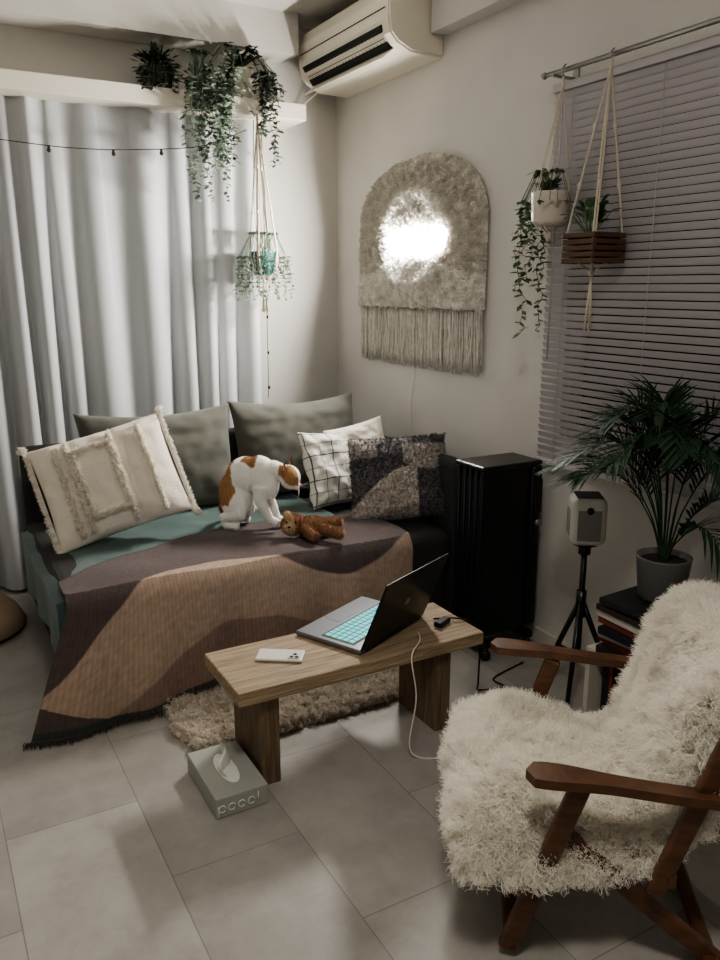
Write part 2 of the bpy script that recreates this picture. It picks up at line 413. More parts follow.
for i in range(330):
    a=random.uniform(0,6.28); e=random.uniform(.1,1.4); d=Vector((math.cos(a)*math.cos(e),min(math.sin(a)*math.cos(e),.5),math.sin(e)))
    p=Vector((1.19,4.12,2.49))+d*random.uniform(.02,.11)
    if p.y>4.26: continue
    b.leaf(p,d+Vector((0,0,-.1)),(0,0,1),random.uniform(.03,.055),.02,M_leafd,2,.012)
for i in range(18):
    a=random.uniform(-3.1,0); vine(b,(1.19,4.12,2.49),random.uniform(.04,.1),M_leafd,.03,(.11*math.cos(a),-.08-.06*abs(math.sin(a))),up=.06)
b.obj('shelf_fern_pot')
b=B()
for i in range(20):
    x=random.uniform(-.08,.09); vine(b,(1.37,4.08,2.47),random.choice([.1,.25,.35,.45,.56]),M_leaf3,.032,(x,-.1-random.random()*.03),up=.12,per=2,wig=.03)
for i in range(50):
    a=random.uniform(0,6.28); d=Vector((math.cos(a),math.sin(a)*.8,random.uniform(.2,1.2))).normalized(); b.leaf(Vector((1.37,4.09,2.47))+d*random.uniform(0,.08),d,(0,0,1),.04,.022,M_leaf3,2,.01)
b.lathe([(.0,.0),(.04,0),(.05,.06),(.045,.06),(.0,.05)],(1.37,4.10,2.412),M_dpot)
b.obj('string_of_hearts_pot')

def hanger(b,top,pc,pr,ztop,zbot,tend,m,n=4,r=.0035,knots=True):
    top=Vector(top)
    b.tube([top+Vector((0,0,.02)),top-Vector((0,0,.03))],.006,m,6)
    for k in range(n):
        a=2*math.pi*(k+.5)/n; e=Vector((pc[0]+pr*math.cos(a),pc[1]+pr*math.sin(a),ztop)); f=Vector((pc[0]+pr*.9*math.cos(a),pc[1]+pr*.9*math.sin(a),zbot+.02)); g=Vector((pc[0],pc[1],zbot-.03))
        for s in(-1,1):
            off=Vector((-math.sin(a),math.cos(a),0))*.004*s
            b.tube([top,top.lerp(e,.5)+off,e+off,f+off,g],r,m,5)
        if knots:
            for q in(.35,.7): b.ell(top.lerp(e,q),(.008,.008,.014),m,seg=8)
    g=Vector((pc[0],pc[1],zbot-.03)); b.ell(g,(.012,.012,.02),m,seg=8)
    for k in range(10):
        a=random.uniform(0,6.28); rr=random.uniform(.004,.016)
        b.tube([g,(g.x+rr*math.cos(a)*.6,g.y+rr*math.sin(a)*.6,(g.z+tend)/2),(g.x+rr*math.cos(a),g.y+rr*math.sin(a),tend+random.uniform(0,.02))],.0025,m,5)
b=B(); pc=(1.66,3.99); M_tpot=mat('teal_pot',(50,92,88),.4)
b.tube([(1.62,4.012,2.345),(1.62,3.99,2.34),(1.63,3.99,2.32)],.004,M_metal,6)
hanger(b,(1.64,3.98,2.30),pc,.075,1.68,1.56,1.36,M_cord)
for k in range(3):
    b.tube([(1.64+.02*k-.02,3.98,2.3),(1.61+.03*k,3.975,1.9),(1.62+.03*k,3.97,1.7)],.003,M_cord,5)
b.lathe([(0,0),(.045,0),(.065,.11),(.067,.115),(.06,.115),(.055,.1),(0,.1)],(pc[0],pc[1],1.56),M_tpot)
for i in range(44):
    a=random.uniform(0,6.28); vine(b,(pc[0],pc[1],1.67),random.uniform(.03,.26),M_leaf3,.024,(.13*math.cos(a),min(.05,.09*math.sin(a))),up=.10)
b.obj('macrame_hanging_planter')
b=B(); pc=(2.12,2.36); M_wpot=mat('pale_pot',(216,206,196),.5)
b.tube([(rx,2.34,2.262),(rx-.014,2.34,2.25),(rx-.008,2.34,2.22)],.003,M_metal,6)
hanger(b,(rx-.008,2.34,2.20),pc,.068,1.82,1.715,1.66,M_cord,3,.002,False)
b.lathe([(0,0),(.05,0),(.066,.02),(.07,.115),(.072,.12),(.064,.12),(.06,.1),(0,.1)],(pc[0],pc[1],1.715),M_wpot)
for i in range(20):
    a=random.uniform(.9,2.6) if i<15 else random.uniform(3.6,4.9); L_=[.03,.06,.1,.16,.3,.34,.5,.22][i%8] if i<15 else .03; vine(b,(pc[0],pc[1],1.83),L_,M_leaf2,.030,(max(-.12,min(.03,.11*math.cos(a))),.12*math.sin(a)*random.uniform(.6,1.15)),up=.08,wig=.04)
for i in range(70):
    a=random.uniform(0,6.28); d=Vector((math.cos(a)*.6,math.sin(a),random.uniform(.3,1.5))).normalized(); b.leaf(Vector((pc[0]-.02,pc[1],1.83))+d*random.uniform(0,.05),d,(0,0,1),.035,.022,M_leaf2,2,.01)
b.obj('hanging_planter')
b=B(); pc=(2.10,2.11); M_bw=mat('planter_wood',(100,72,52),.6,col2=(66,46,33),nscale=9,stretch=(1,1,8),bump=.2,bscale=30)
b.tube([(rx,2.115,2.262),(rx-.014,2.115,2.25),(rx-.008,2.115,2.22)],.003,M_metal,6)
hanger(b,(rx-.008,2.115,2.21),pc,.092,1.67,1.58,1.34,M_cord,4,.0035,True)
for k in range(5):
    z=1.585+k*.021
    for (dx,dy,sx,sy) in((0,-.07,.15,.012),(0,.07,.15,.012),(-.07,0,.012,.15),(.07,0,.012,.15)):
        b.cbox((pc[0]+dx,pc[1]+dy,z),(sx,sy,.017),M_bw,.003)
b.cbox((pc[0],pc[1],1.582),(.13,.13,.008),M_bw); b.cbox((pc[0],pc[1],1.655),(.128,.128,.01),M_soil)
for i in range(34):
    a=random.uniform(0,6.28); d=Vector((math.cos(a)*.6,math.sin(a),random.uniform(.8,3))).normalized()
    q=Vector((pc[0]-.02,pc[1],1.66)); e=q+d*random.uniform(.05,.12); b.tube([q,e],.0015,M_leaf2,4)
    b.leaf(e,d+Vector((0,0,-.5)),(0,0,1),.05,.036,M_leaf2,3,.015)
b.obj('hanging_planter.001')
b=B(); M_bulb=mat('bulb_glass',(60,58,52),.15)
sp=spline([(-.9,4.04,2.12),(.2,4.03,2.13),(.74,4.02,2.11),(1.1,4.02,2.13),(1.38,4.02,2.17),(1.60,4.02,2.26)],10)
b.tube(sp,.0022,M_blackm,5)
for i in range(4,len(sp),7):
    p=sp[i]; b.tube([p,p-Vector((0,0,.012))],.006,M_blackm,8); b.ell(p-Vector((0,0,.018)),(.010,.010,.011),M_bulb,seg=10)
b.tube(spline([(1.70,4.08,2.3),(1.71,4.09,1.6),(1.71,4.09,1.1),(1.71,4.10,.9)],8),.002,M_blackm,5)
for k in range(7): b.ell((1.71,4.083,2.1-.19*k),(.007,.007,.01),M_blackm,seg=8)
b.obj('string_lights')

# ---------------- daybed ----------------
sx0,sx1,sy0,sy1=.36,2.02,2.76,3.86
db=empty('daybed')
b=B(); 
b.box((sx0+.02,sy0+.05,.06),(sx1,sy1,.27),M_sofa,.015)
for x in(sx0+.08,sx1-.08):
    for y in(sy0+.12,sy1-.08): b.tube([(x,y,0),(x,y,.07)],.02,M_blackm,10)
b.box((sx0+.02,sy1-.06,.06),(sx1+.06,sy1,.80),M_sofa,.03,segs=3)
b.box((sx1+.0,sy0,.05),(sx1+.08,sy1,.76),M_sofa,.03,segs=3)
b.obj('frame',db)
b=B(); b.box((sx0,sy0,.265),(sx1,sy1-.02,.45),M_sofa,.05,segs=4); b.obj('mattress',db)
b=B(); P=[]
for i in range(61):
    t=i/60; x0=sx0-.012+1.3*t; row=[]
    for j in range(51):
        s=j/50; y=3.72-s*1.0
        z=.458+.006*noise.noise(V(x0*9,y*9,0))+.004*math.sin(x0*14+y*9)
        yy=y; 
        if y<2.76: z-=min(.24,(2.76-y)*6) ; yy=2.75
        xx=x0
        if i<8: z-= (8-i)*.03; xx=sx0-.014-.01*math.sin(y*20)*(8-i)/8
        row.append((xx,yy,z))
    P.append(row)
b.grid(P,M_teal); o=b.obj('teal_sheet',db); 
md=o.modifiers.new('s','SOLIDIFY'); md.thickness=.003

def frame(yaw,lean,roll=0):
    y=math.radians(yaw); front=Vector((math.sin(y),-math.cos(y),0)); right=Vector((math.cos(y),math.sin(y),0)); l=math.radians(lean)
    up=Vector((0,0,1))*math.cos(l)-front*math.sin(l); f=front*math.cos(l)+Vector((0,0,1))*math.sin(l)
    R=Matrix((right,up,f)).transposed(); return R@Matrix.Rotation(math.radians(roll),3,'Z')
def pillow(name,c,w,h,t,R,material,colfn=None,res=60,wr=.01,pinch=.07,dispfn=None,seed=0,parent=None,sag=0):
    b=B(); n=res; c=Vector(c)
    loc=[]
    for side in(1,-1):
        P=[]
        for i in range(n+1):
            u=-1+2*i/n; row=[]
            for j in range(n+1):
                v=-1+2*j/n
                px=u*w/2*(1-pinch*(1-v*v)*abs(u)**3); py=v*h/2*(1-pinch*(1-u*u)*abs(v)**3)
                th=t/2*((max(0,1-abs(u)**2.6))**.55*(max(0,1-abs(v)**2.6))**.55)
                edge=min(1,th/(t*.2))
                d=wr*edge*(noise.noise(V(u*2.2+seed,v*2.2,side*3+seed))+.5*noise.noise(V(u*5+seed,v*5,side)))
                d+=wr*.5*edge*math.sin(8*math.atan2(v,u)+seed)*max(0,(u*u+v*v)-.7)
                if dispfn and side==1: d+=dispfn(u,v)*edge
                row.append(R@Vector((px,py-sag*(1-u*u)*(v>0)*v,side*(th+d)))+c)
                loc.append((u,v,side))
            P.append(row)
        if side==-1: P=P[::-1]
        b.grid(P,material)
        if side==-1:
            L2=loc[(n+1)**2:]; rows=[L2[k*(n+1):(k+1)*(n+1)] for k in range(n+1)][::-1]; loc=loc[:(n+1)**2]+[x for r in rows for x in r]
    o=b.obj(name,parent)
    if colfn:
        a=o.data.color_attributes.new('Col','FLOAT_COLOR','POINT'); arr=np.ones((len(loc),4),dtype=np.float32)
        for k,l in enumerate(loc): arr[k,:3]=lin(colfn(*l))
        a.data.foreach_set('color',arr.ravel())
    bm=bmesh.new(); bm.from_mesh(o.data); bmesh.ops.remove_doubles(bm,verts=bm.verts,dist=.0008); bm.to_mesh(o.data); bm.free()
    return o
pillow('back_cushion',(.98,3.68,.70),.74,.50,.22,frame(0,12),M_green,wr=.014,seed=1,sag=.02)
pillow('back_cushion.001',(1.69,3.68,.71),.70,.50,.22,frame(0,12),M_green,wr=.014,seed=5,sag=.02)
def tuft(u,v):
    d=0
    for x0 in(-.62,-.45,.18,.62):
        d+=.010*math.exp(-((u-x0)/.03)**2)*(1 if abs(v)<.85 else 0)
    rr=abs(max(abs(u+.12)/.26,abs(v)/.62)-1); d+=.012*math.exp(-(rr/.1)**2)
    rr=abs(max(abs(u-.42)/.12,abs(v)/.7)-1); d+=.010*math.exp(-(rr/.2)**2)
    return d+.0015*math.sin(u*120)*(abs(u)<.9)
tp=empty('tufted_pillow')
Rt=frame(-14,28,16); tc0=Vector((.68,3.36,.705))
M_cc=mat('cream_cotton',(226,218,205),.95,bump=.5,bscale=200,sheen=.2)
o=pillow('cover',tc0,.56,.46,.17,Rt,M_cc,None,90,.014,.05,tuft,3,tp)
cP=[];cN=[]
for k in range(900):
    s=random.choice([-1,1]); v=random.uniform(-1,1); cP.append((Rt@Vector((s*.275,v*.225,0))+tc0)[:]); cN.append((Rt@Vector((s,0,.1)))[:])
for cu in(-1,1):
    for cv in(-1,1):
        for k in range(90):
            cP.append((Rt@Vector((cu*(.275+.02*random.random()),cv*(.225+.02*random.random()),0))+tc0)[:]); cN.append((Rt@Vector((cu,cv,0))+Vector((0,0,-.5)))[:])
def addpile(u,v):
    th=.17/2*((max(0,1-abs(u)**2.6))**.55*(max(0,1-abs(v)**2.6))**.55)+.006
    cP.append((Rt@Vector((u*.28,v*.23,th))+tc0)[:]); cN.append((Rt@Vector((0,0,1)))[:])
for k in range(1500): addpile(random.choice([-.62,-.45,.18,.62])+random.gauss(0,.012),random.uniform(-.85,.85))
for k in range(900):
    e=random.choice('tblr'); q=random.uniform(-1,1)
    if e in 'tb': addpile(-.12+.26*q,(.62 if e=='t' else -.62)+random.gauss(0,.012))
    else: addpile(-.12+(.26 if e=='l' else -.26)+random.gauss(0,.01),.62*q)
cc=np.tile(np.array([lin((244,238,228))]),(len(cP),1)); hl=hair('tassel_fringe',np.array(cP),np.array(cN),cc,.018,M_fleece,per=5,spread=.004,tilt=.5,curl=.003,rad=.0014,npt=5,parent=tp)
def gridc(u,v,s):
    f=lambda a:abs(((a*3.2+.5)%1)-.5)
    return (58,60,66) if (f(u)<.035 or f(v)<.035) else (214,210,202)
pillow('grid_cushion',(1.76,3.38,.64),.38,.38,.15,frame(12,24,-4),M_attr,gridc,150,.022,.08,None,9)
pillow('cream_pillow',(1.90,3.40,.70),.30,.30,.10,frame(-22,18,14),M_cc,None,60,.016,.07,None,15)
def darkc(u,v,s):
    n=noise.noise(V(u*14,v*14,2))
    c=np.array((76,73,75))
    if v<.15-.9*(u+.1)**2+.25*math.sin(u*2.5) and u<.35: c=np.array((160,152,143))
    if u>.1 and v>.1+.7*(u-.6)**2 and v<.75: c=np.array((140,134,128))
    if u<-.4 and v>.45: c=np.array((122,117,112))
    if noise.noise(V(u*40,v*40,5))>.25: c=c*1.35+16
    return tuple(np.clip(c*(1+.2*n),0,255))
dk=empty('boucle_cushion')
o=pillow('cover',(1.885,3.01,.655),.45,.38,.17,frame(-30,24,4),M_attr,darkc,110,.014,.05,None,12,dk)
p_,n_,c_=sample(o.data,3500,'Col'); hair('loops',p_,n_,c_,.008,M_hair,per=3,spread=.004,tilt=.9,curl=.004,turns=1,rad=.0013,npt=4,parent=dk)

# ---------------- knitted blanket ----------------
b=B(); nu,nw=300,230; P=[]; cols=[]
TAN=(168,145,127); TAN2=(134,111,99); DK=(82,69,67); GR=(54,60,58)
def interp(x,xs,ys): return float(np.interp(x,xs,ys))
def smooth_interp(x,xs,ys):
    return sum(float(np.interp(x+o_,xs,ys))*w_ for o_,w_ in((-.06,.15),(-.03,.22),(0,.26),(.03,.22),(.06,.15)))
for i in range(nu+1):
    t=i/nu; X=.37+1.40*t; row=[]
    yb=interp(X,[.36,.5,.8,1.2,1.5,1.85],[2.86,2.98,3.12,3.24,3.2,3.08]); topL=yb-2.74
    hem=interp(X,[.36,.5,.75,1.1,1.77],[.006,.006,.05,.10,.17])
    dropL=.475-hem; tot=topL+.05+dropL
    for j in range(nw+1):
        w=j/nw*tot
        if w<topL:
            y=yb-w; z=.478+.008*noise.noise(V(X*6,y*6,3))+.006*math.sin(X*11+y*7)*min(1,w/.1); x=X
        else:
            q=(w-topL); a=min(1,q/.06); d=max(0,q-.04)
            y=2.74-.035*math.sin(a*math.pi/2)-.05*(d/.45)-(.022*math.sin(X*13+1.5*math.sin(X*5))+.010*math.sin(X*31))*min(1,d/.25)
            z=.478-.012*a-q*.99; z=max(z,hem)
            lf=max(0,1-(X-.37)/.5)
            x=X-.17*lf*lf*(d/.45); y-=.02*lf*(d/.45)**1.5
        dd=w-topL
        n=.02*noise.noise(V(X*4,w*4,7))
        lim=smooth_interp(X,[.37,.44,.52,.62,.78,.95,1.12,1.28,1.45,1.6,1.77],[.36,.20,.09,.00,-.06,-.075,-.03,.05,.10,.07,-.02])+n*.4
        lim2=smooth_interp(X,[.37,.55,.7,.9,1.1,1.3,1.5,1.77],[.56,.44,.30,.20,.2,.27,.33,.22])+n
        f1=min(1,max(0,(dd-lim)/.008+.5)); f2=min(1,max(0,(dd-lim2)/.008+.5))
        c=np.array(DK)*(1-f1)+(np.array(TAN)*(1-f2)+np.array(TAN2)*f2)*f1
        if dd>.36 and X<.37+.30*(dd-.36)/.15: c=np.array(DK)
        if dd>.44 and X<.75: c=np.array(GR)
        if w<.015 or (tot-w)<.012: c=c*.8
        k=1+.10*noise.noise(V(X*50,w*50,1))+.05*math.sin(X*420)
        cols.append([*lin(tuple(min(255,q*k) for q in c)),1]); row.append((x,y,z))
    P.append(row)
b.grid(P,M_knit)
bk=empty('knitted_blanket'); o=b.obj('cloth',bk); a=o.data.color_attributes.new('Col','FLOAT_COLOR','POINT'); a.data.foreach_set('color',np.array(cols,dtype=np.float32).ravel())
md=o.modifiers.new('s','SOLIDIFY'); md.thickness=.006; md.offset=1
fp=np.array([P[i][-1] for i in range(0,nu+1)]+[tuple((Vector(P[i][-1])+Vector(P[i+1][-1]))/2) for i in range(nu)]); fn=np.tile(np.array([[-.15,-.7,-.75]]),(len(fp),1)); fp[:,2]+=.004
ms=fp[:,2]<.03; fn[ms]=np.array([-.2,-1,-.02])
fc=np.tile(np.array([lin((70,66,66))]),(len(fp),1)); hair('fringe',fp,fn,fc,.03,M_hair,per=4,spread=.003,tilt=.15,curl=.003,rad=.0012,npt=4,parent=bk)

# ---------------- shaggy rug ----------------
rg=empty('shag_rug'); b=B(); P=[]
for i in range(41):
    t=i/40; row=[]
    for j in range(31):
        s=j/30; u=-1+2*t; v=-1+2*s
        k=1-.06*(abs(u)**4*abs(v)**4)
        x=1.12+.46*u*k+.015*noise.noise(V(s*4,0,0)); y=2.55+.25*v*k+.015*noise.noise(V(t*5,3,0))
        z=.018+.008*noise.noise(V(x*8,y*8,2)) if max(abs(u),abs(v))<.97 else .002
        row.append((x,y,z))
    P.append(row)
M_rug=mat('rug_backing',(190,178,160),.95,bump=.5,bscale=100); b.grid(P,M_rug); o=b.obj('backing',rg)
p_,n_=sample(o.data,5600); n_=np.abs(n_)*np.array([0,0,1])+np.array([0,0,.01]); cc=np.tile(np.array([lin((222,214,202))]),(len(p_),1))*(1+.12*rng.normal(0,1,(len(p_),1)))
n_=n_+np.stack([(p_[:,0]-1.12)*.7,(p_[:,1]-2.55)*1.4,np.zeros(len(p_))],1); n_/=np.linalg.norm(n_,axis=1,keepdims=True)
hair('pile',p_,n_,cc,.028,M_fleece,per=8,spread=.006,tilt=.55,curl=.006,turns=1.2,rad=.0015,npt=5,clump=.4,parent=rg)

# ---------------- bench table ----------------
b=B(); tx0,tx1,ty0,ty1=.72,1.61,2.01,2.32
b.box((tx0,ty0,.305),(tx1,ty1,.35),M_wood,.004)
b.box((.80,2.045,0),(.862,2.285,.304),M_woodd,.004); b.box((1.44,2.045,0),(1.50,2.285,.304),M_woodd,.004)
b.box((.862,2.145,.225),(1.44,2.19,.304),M_wood,.003)
b.obj('coffee_table')
lp=empty('laptop'); A=Vector((1.15,2.055,.3515)); d=Vector((.905,.425,0)).normalized(); n=Vector((-d.y,d.x,0))
Rl=Matrix((d,n,Vector((0,0,1)))).transposed(); W,D=.385,.27
M_lap=mat('laptop_grey',(120,122,126),.35,metal=.6); M_lid=mat('laptop_lid',(22,23,26),.3,metal=.3); M_key=mat('teal_keys',(96,196,200),.5,emit=(90,200,205),estr=.3); M_scr=mat('screen_glow',(10,12,14),.2,emit=(200,220,235),estr=2)
b=B(); b.cbox(A+d*W/2+n*D/2+Vector((0,0,.009)),(W,D,.016),M_lap,.004,Rl)
b.cbox(A+d*W/2+n*(D*.40)+Vector((0,0,.0172)),(W*.90,D*.50,.001),M_blackm,0,Rl)
for r_ in range(5):
    for k in range(14):
        b.cbox(A+d*(W*.07+W*.86*(k+.5)/14)+n*(D*.18+D*.45*(r_+.5)/5)+Vector((0,0,.0185)),(W*.052,D*.074,.002),M_key,.0006,Rl,1)
b.cbox(A+d*W/2+n*(D*.82)+Vector((0,0,.0174)),(.10,.06,.001),M_lap,0,Rl)
b.tube([A+d*.03+Vector((0,0,.012)),A+d*(W-.03)+Vector((0,0,.012))],.007,M_lid,8)
b.obj('base',lp)
b=B(); la=math.radians(22); up=Vector((0,0,1))*math.cos(la)-n*math.sin(la); fr_=n*math.cos(la)+Vector((0,0,1))*math.sin(la)
Rs=Matrix((d,up,fr_)).transposed(); H=.265
b.cbox(A+Vector((0,0,.014))+d*W/2+up*H/2,(W,H,.007),M_lid,.003,Rs)
b.cbox(A+Vector((0,0,.014))+d*W/2+up*H/2+fr_*.0038,(W*.95,H*.9,.0006),M_scr,0,Rs)
b.lathe([(0,0),(.014,0),(.015,-.0006)],A+Vector((0,0,.014))+d*W/2+up*H/2-fr_*.0038,M_metal,20,Rs@Matrix.Rotation(math.pi,3,'X'))
b.obj('lid',lp)
b=B(); pcn=Vector((.925,2.175,.3555)); M_ph=mat('phone_case',(210,208,200),.3)
Rq=Matrix.Rotation(math.radians(-34),3,'Z'); b.cbox(pcn,(.15,.078,.009),M_ph,.004,Rq,3)
b.cbox(pcn+Rq@Vector((.046,-.012,.006)),(.038,.036,.004),M_ph,.003,Rq)
for (x,y) in((.056,-.022),(.040,-.022),(.048,-.004)): b.lathe([(0,.0095),(.006,.0095),(.007,.006)],pcn+Rq@Vector((x,y,0)),M_black,12)
b.obj('smartphone')
b=B()
b.tube(spline([(1.40,2.10,.36),(1.36,2.03,.365),(1.30,1.985,.34),(1.31,1.97,.2),(1.28,1.96,.05),(1.30,1.94,.006),(1.36,1.9,.005)],8),.0025,M_white,6)
b.tube(spline([(1.51,2.17,.36),(1.60,2.12,.358),(1.66,2.10,.3),(1.68,2.12,.1),(1.75,2.2,.006),(1.85,2.18,.005),(1.86,2.25,.005),(2.05,2.3,.005)],8),.0035,M_blackm,6)
b.cbox((1.52,2.13,.3605),(.07,.03,.018),M_black,.004,Rl)
b.obj('charging_cable')
# tissue box
b=B(); M_box=mat('tissue_carton',(160,162,155),.6); M_txt=mat('print_white',(226,228,220),.6); M_tis=mat('tissue_paper',(232,232,226),.9)
b.box((.622,1.962,0.001),(.785,2.235,.066),M_box,.003)
b.ell((.704,2.10,.0665),(.03,.085,.0012),M_txt,seg=24)
P=[]
for i in range(17):
    row=[]
    for j in range(13):
        u=i/16-.5;v=j/12; row.append((.704+u*.05*(1-.2*v)+.012*math.sin(v*4+u*9),2.10+u*.12*(1-.5*v)+.02*v,.066+.085*v*(1-abs(u)*.9)+.006*math.sin(u*18)))
    P.append(row)
b.grid(P,M_tis)
for k,(x0) in enumerate((.64,.67,.70,.73)):
    z=.03; y=1.9612
    b.tube([(x0+.011*math.cos(a),y,z+.011*math.sin(a)) for a in [q*.7 for q in range(9)]],.0018,M_txt,5)
b.tube([(.751,1.9612,.02),(.753,1.9612,.052)],.0018,M_txt,5); b.tube([(.629,1.9612,.04),(.631,1.9612,.006)],.0018,M_txt,5)
b.obj('tissue_box')

# ---------------- heater ----------------
b=B(); hx0,hx1=1.90,2.20
for k in range(5):
    y=2.42+.038*k
    b.box((hx0,y,.09),(hx1-.05,y+.02,.80),M_black,.009,segs=3)
b.box((hx0+.01,2.43,.12),(hx1-.06,2.59,.76),M_blackm)
b.box((hx1-.055,2.40,.10),(hx1,2.61,.80),M_black,.02,segs=4)
b.box((hx0-.004,2.41,.795),(hx1,2.60,.815),M_black,.008)
b.box((hx1-.045,2.394,.60),(hx1-.010,2.401,.74),M_blackm,.002)
b.tube([(hx1-.028,2.396,.56),(hx1-.028,2.386,.56)],.016,M_metal,14)
for x in(hx0+.03,hx1-.05):
    b.box((x-.02,2.38,.055),(x+.02,2.66,.085),M_black,.008)
    for y in(2.40,2.63):
        b.tube([(x-.012,y,.024),(x+.012,y,.024)],.023,M_blackm,14); b.tube([(x,y,.03),(x,y,.07)],.008,M_metal,8)
b.obj('oil_heater')

# ---------------- projector on tripod ----------------
b=B(); tc_=(2.03,1.985)
b.tube([(tc_[0],tc_[1],.16),(tc_[0],tc_[1],.60)],.011,M_black,10)
b.tube([(tc_[0],tc_[1],.33),(tc_[0],tc_[1],.43)],.018,M_black,10)
b.tube([(tc_[0],tc_[1],.57),(tc_[0],tc_[1],.60)],.022,M_black,12); b.cbox((tc_[0],tc_[1],.605),(.06,.06,.012),M_black,.003)
for a in(100,215,335):
    a=math.radians(a); e=Vector((tc_[0]+.16*math.cos(a),tc_[1]+.16*math.sin(a),.012))
    b.tube([(tc_[0],tc_[1],.40),e],[.011,.008],M_black,8); b.ell(e,(.014,.014,.011),M_blackm,seg=8)
    m_=Vector((tc_[0],tc_[1],.40)).lerp(e,.55); b.tube([m_,(tc_[0],tc_[1],.18)],.005,M_black,6)
b.obj('tripod')
b=B(); Rp2=Matrix.Rotation(math.radians(-35),3,'Z'); M_pj=mat('projector_shell',(214,213,206),.4); M_pg2=mat('speaker_mesh',(150,150,147),.7,bump=.6,bscale=500)
c=Vector((tc_[0],tc_[1],.700)); b.cbox(c,(.125,.12,.175),M_pj,.028,Rp2,5)
b.cbox(c+Rp2@Vector((0,-.0605,-.01)),(.08,.002,.11),M_pg2,.0008,Rp2)
b.cbox(c+Vector((0,0,.088)),(.09,.09,.003),M_blackm,.001,Rp2)
b.tube([c+Rp2@Vector((0,-.060,.045)),c+Rp2@Vector((0,-.066,.045))],.012,M_black,18)
for k in range(8): b.cbox(c+Rp2@Vector((-.0632,0,-.05+.012*k)),(.001,.07,.004),M_blackm,0,Rp2)
b.obj('projector')

# ---------------- side shelf with books & palm ----------------
b=B(); M_shelf=mat('shelf_white',(196,190,180),.6)
bx0,bx1,by0_,by1_=1.88,2.20,1.36,1.80
b.box((bx0,by0_,.0),(bx1,by1_,.025),M_shelf,.003); b.box((bx0,by0_,.30),(bx1,by1_,.325),M_shelf,.003)
for y in(by0_,by1_-.02): b.box((bx0,y,.025),(bx1,y+.02,.30),M_shelf,.002)
b.box((bx1-.01,by0_+.02,.025),(bx1,by1_-.02,.30),M_shelf)
b.obj('low_bookshelf')
b=B(); bc=[(40,38,38),(96,38,36),(176,168,156),(30,34,44),(120,60,50),(196,190,182),(56,50,46),(80,44,44),(40,40,42),(34,34,36)]
BM=[mat('book_cover_%d'%i,c,.5) for i,c in enumerate(bc)]; M_pg=mat('book_pages',(214,206,188),.8)
z=.3255
for k in range(9):
    th=random.uniform(.014,.026); w=random.uniform(.25,.30); l=random.uniform(.34,.40); R=Matrix.Rotation(math.radians(random.uniform(-5,5)),3,'Z')
    c=Vector((2.035,1.585+random.uniform(-.01,.01),z+th/2)); m=BM[k%10]
    b.cbox(c+Vector((.003,0,0)),(w-.006,l-.008,th-.005),M_pg,0,R)
    b.cbox(c+Vector((0,0,th/2-.0015)),(w,l,.002),m,0,R); b.cbox(c-Vector((0,0,th/2-.0015)),(w,l,.002),m,0,R); b.cbox(c+R@Vector((-w/2,0,0)),(.002,l,th-.001),m,0,R)
    z+=th
topb=z
y=1.39
while y<1.75:
    th=random.uniform(.012,.03); h=random.uniform(.2,.26); b.box((1.93,y,.0255),(2.14,y+th-.001,.0255+h),random.choice(BM),.001); y+=th
b.obj('book_stack')
pl=empty('potted_palm'); pc=Vector((2.045,1.655,topb+.001)); M_gp=mat('grey_pot',(104,105,104),.55,bump=.1)
b=B(); b.lathe([(0,0),(.062,0),(.072,.01),(.085,.14),(.087,.145),(.078,.145),(.074,.125),(0,.125)],pc,M_gp,32); b.lathe([(0,.128),(.075,.128)],pc,M_soil); b.obj('pot',pl)
b=B(); base=pc+Vector((0,0,.125)); XM=2.165
def frond(az,reach,height,droop,L=.16,nl=26):
    a=math.radians(az); d=Vector((math.cos(a),math.sin(a),0))
    pts=spline([base+d*.008,base+d*reach*.16+Vector((0,0,height*.5)),base+d*reach*.5+Vector((0,0,height*.97)),base+d*reach+Vector((0,0,height-droop))],10)
    for p in pts:
        if p.x>XM-.01: p.x=XM-.01
    b.tube(pts,[.0034*(1-i/len(pts)*.8) for i in range(len(pts))],M_leaf,5)
    m=len(pts)
    for k in range(nl):
        f=.42+.58*k/(nl-1); q=f*(m-1); i=min(int(q),m-2); p=pts[i].lerp(pts[i+1],q-i); t=(pts[i+1]-pts[i]).normalized()
        sd=t.cross(Vector((0,0,1))).normalized(); upv=sd.cross(t)
        ll=L*math.sin(math.pi*(.2+.66*(k/(nl-1))))*random.uniform(.85,1.1)
        for s in(-1,1):
            dr=(t*.85+sd*s*.75+upv*random.uniform(.05,.35)).normalized()
            if (p+dr*ll).x>XM: dr.x=(XM-p.x)/ll; 
            b.leaf(p,dr,upv,ll,.0085,M_leaf,4,droop=ll*.2)
for az,re,he,dr in[(160,.31,.34,.05),(146,.33,.40,.07),(134,.36,.33,.04),(122,.34,.28,.05),(172,.24,.42,.08),(120,.30,.46,.08),(150,.20,.50,.04),(95,.30,.44,.08),(108,.34,.38,.08),(200,.14,.46,.05),(232,.18,.46,.07),(255,.26,.42,.09),(275,.34,.38,.10),(290,.36,.28,.09),(268,.38,.26,.12),(70,.15,.50,.04),(285,.22,.50,.06),(180,.10,.52,.03),(262,.30,.16,.10),(100,.24,.50,.05)]:
    frond(az,re,he,dr)
b.obj('fronds',pl)

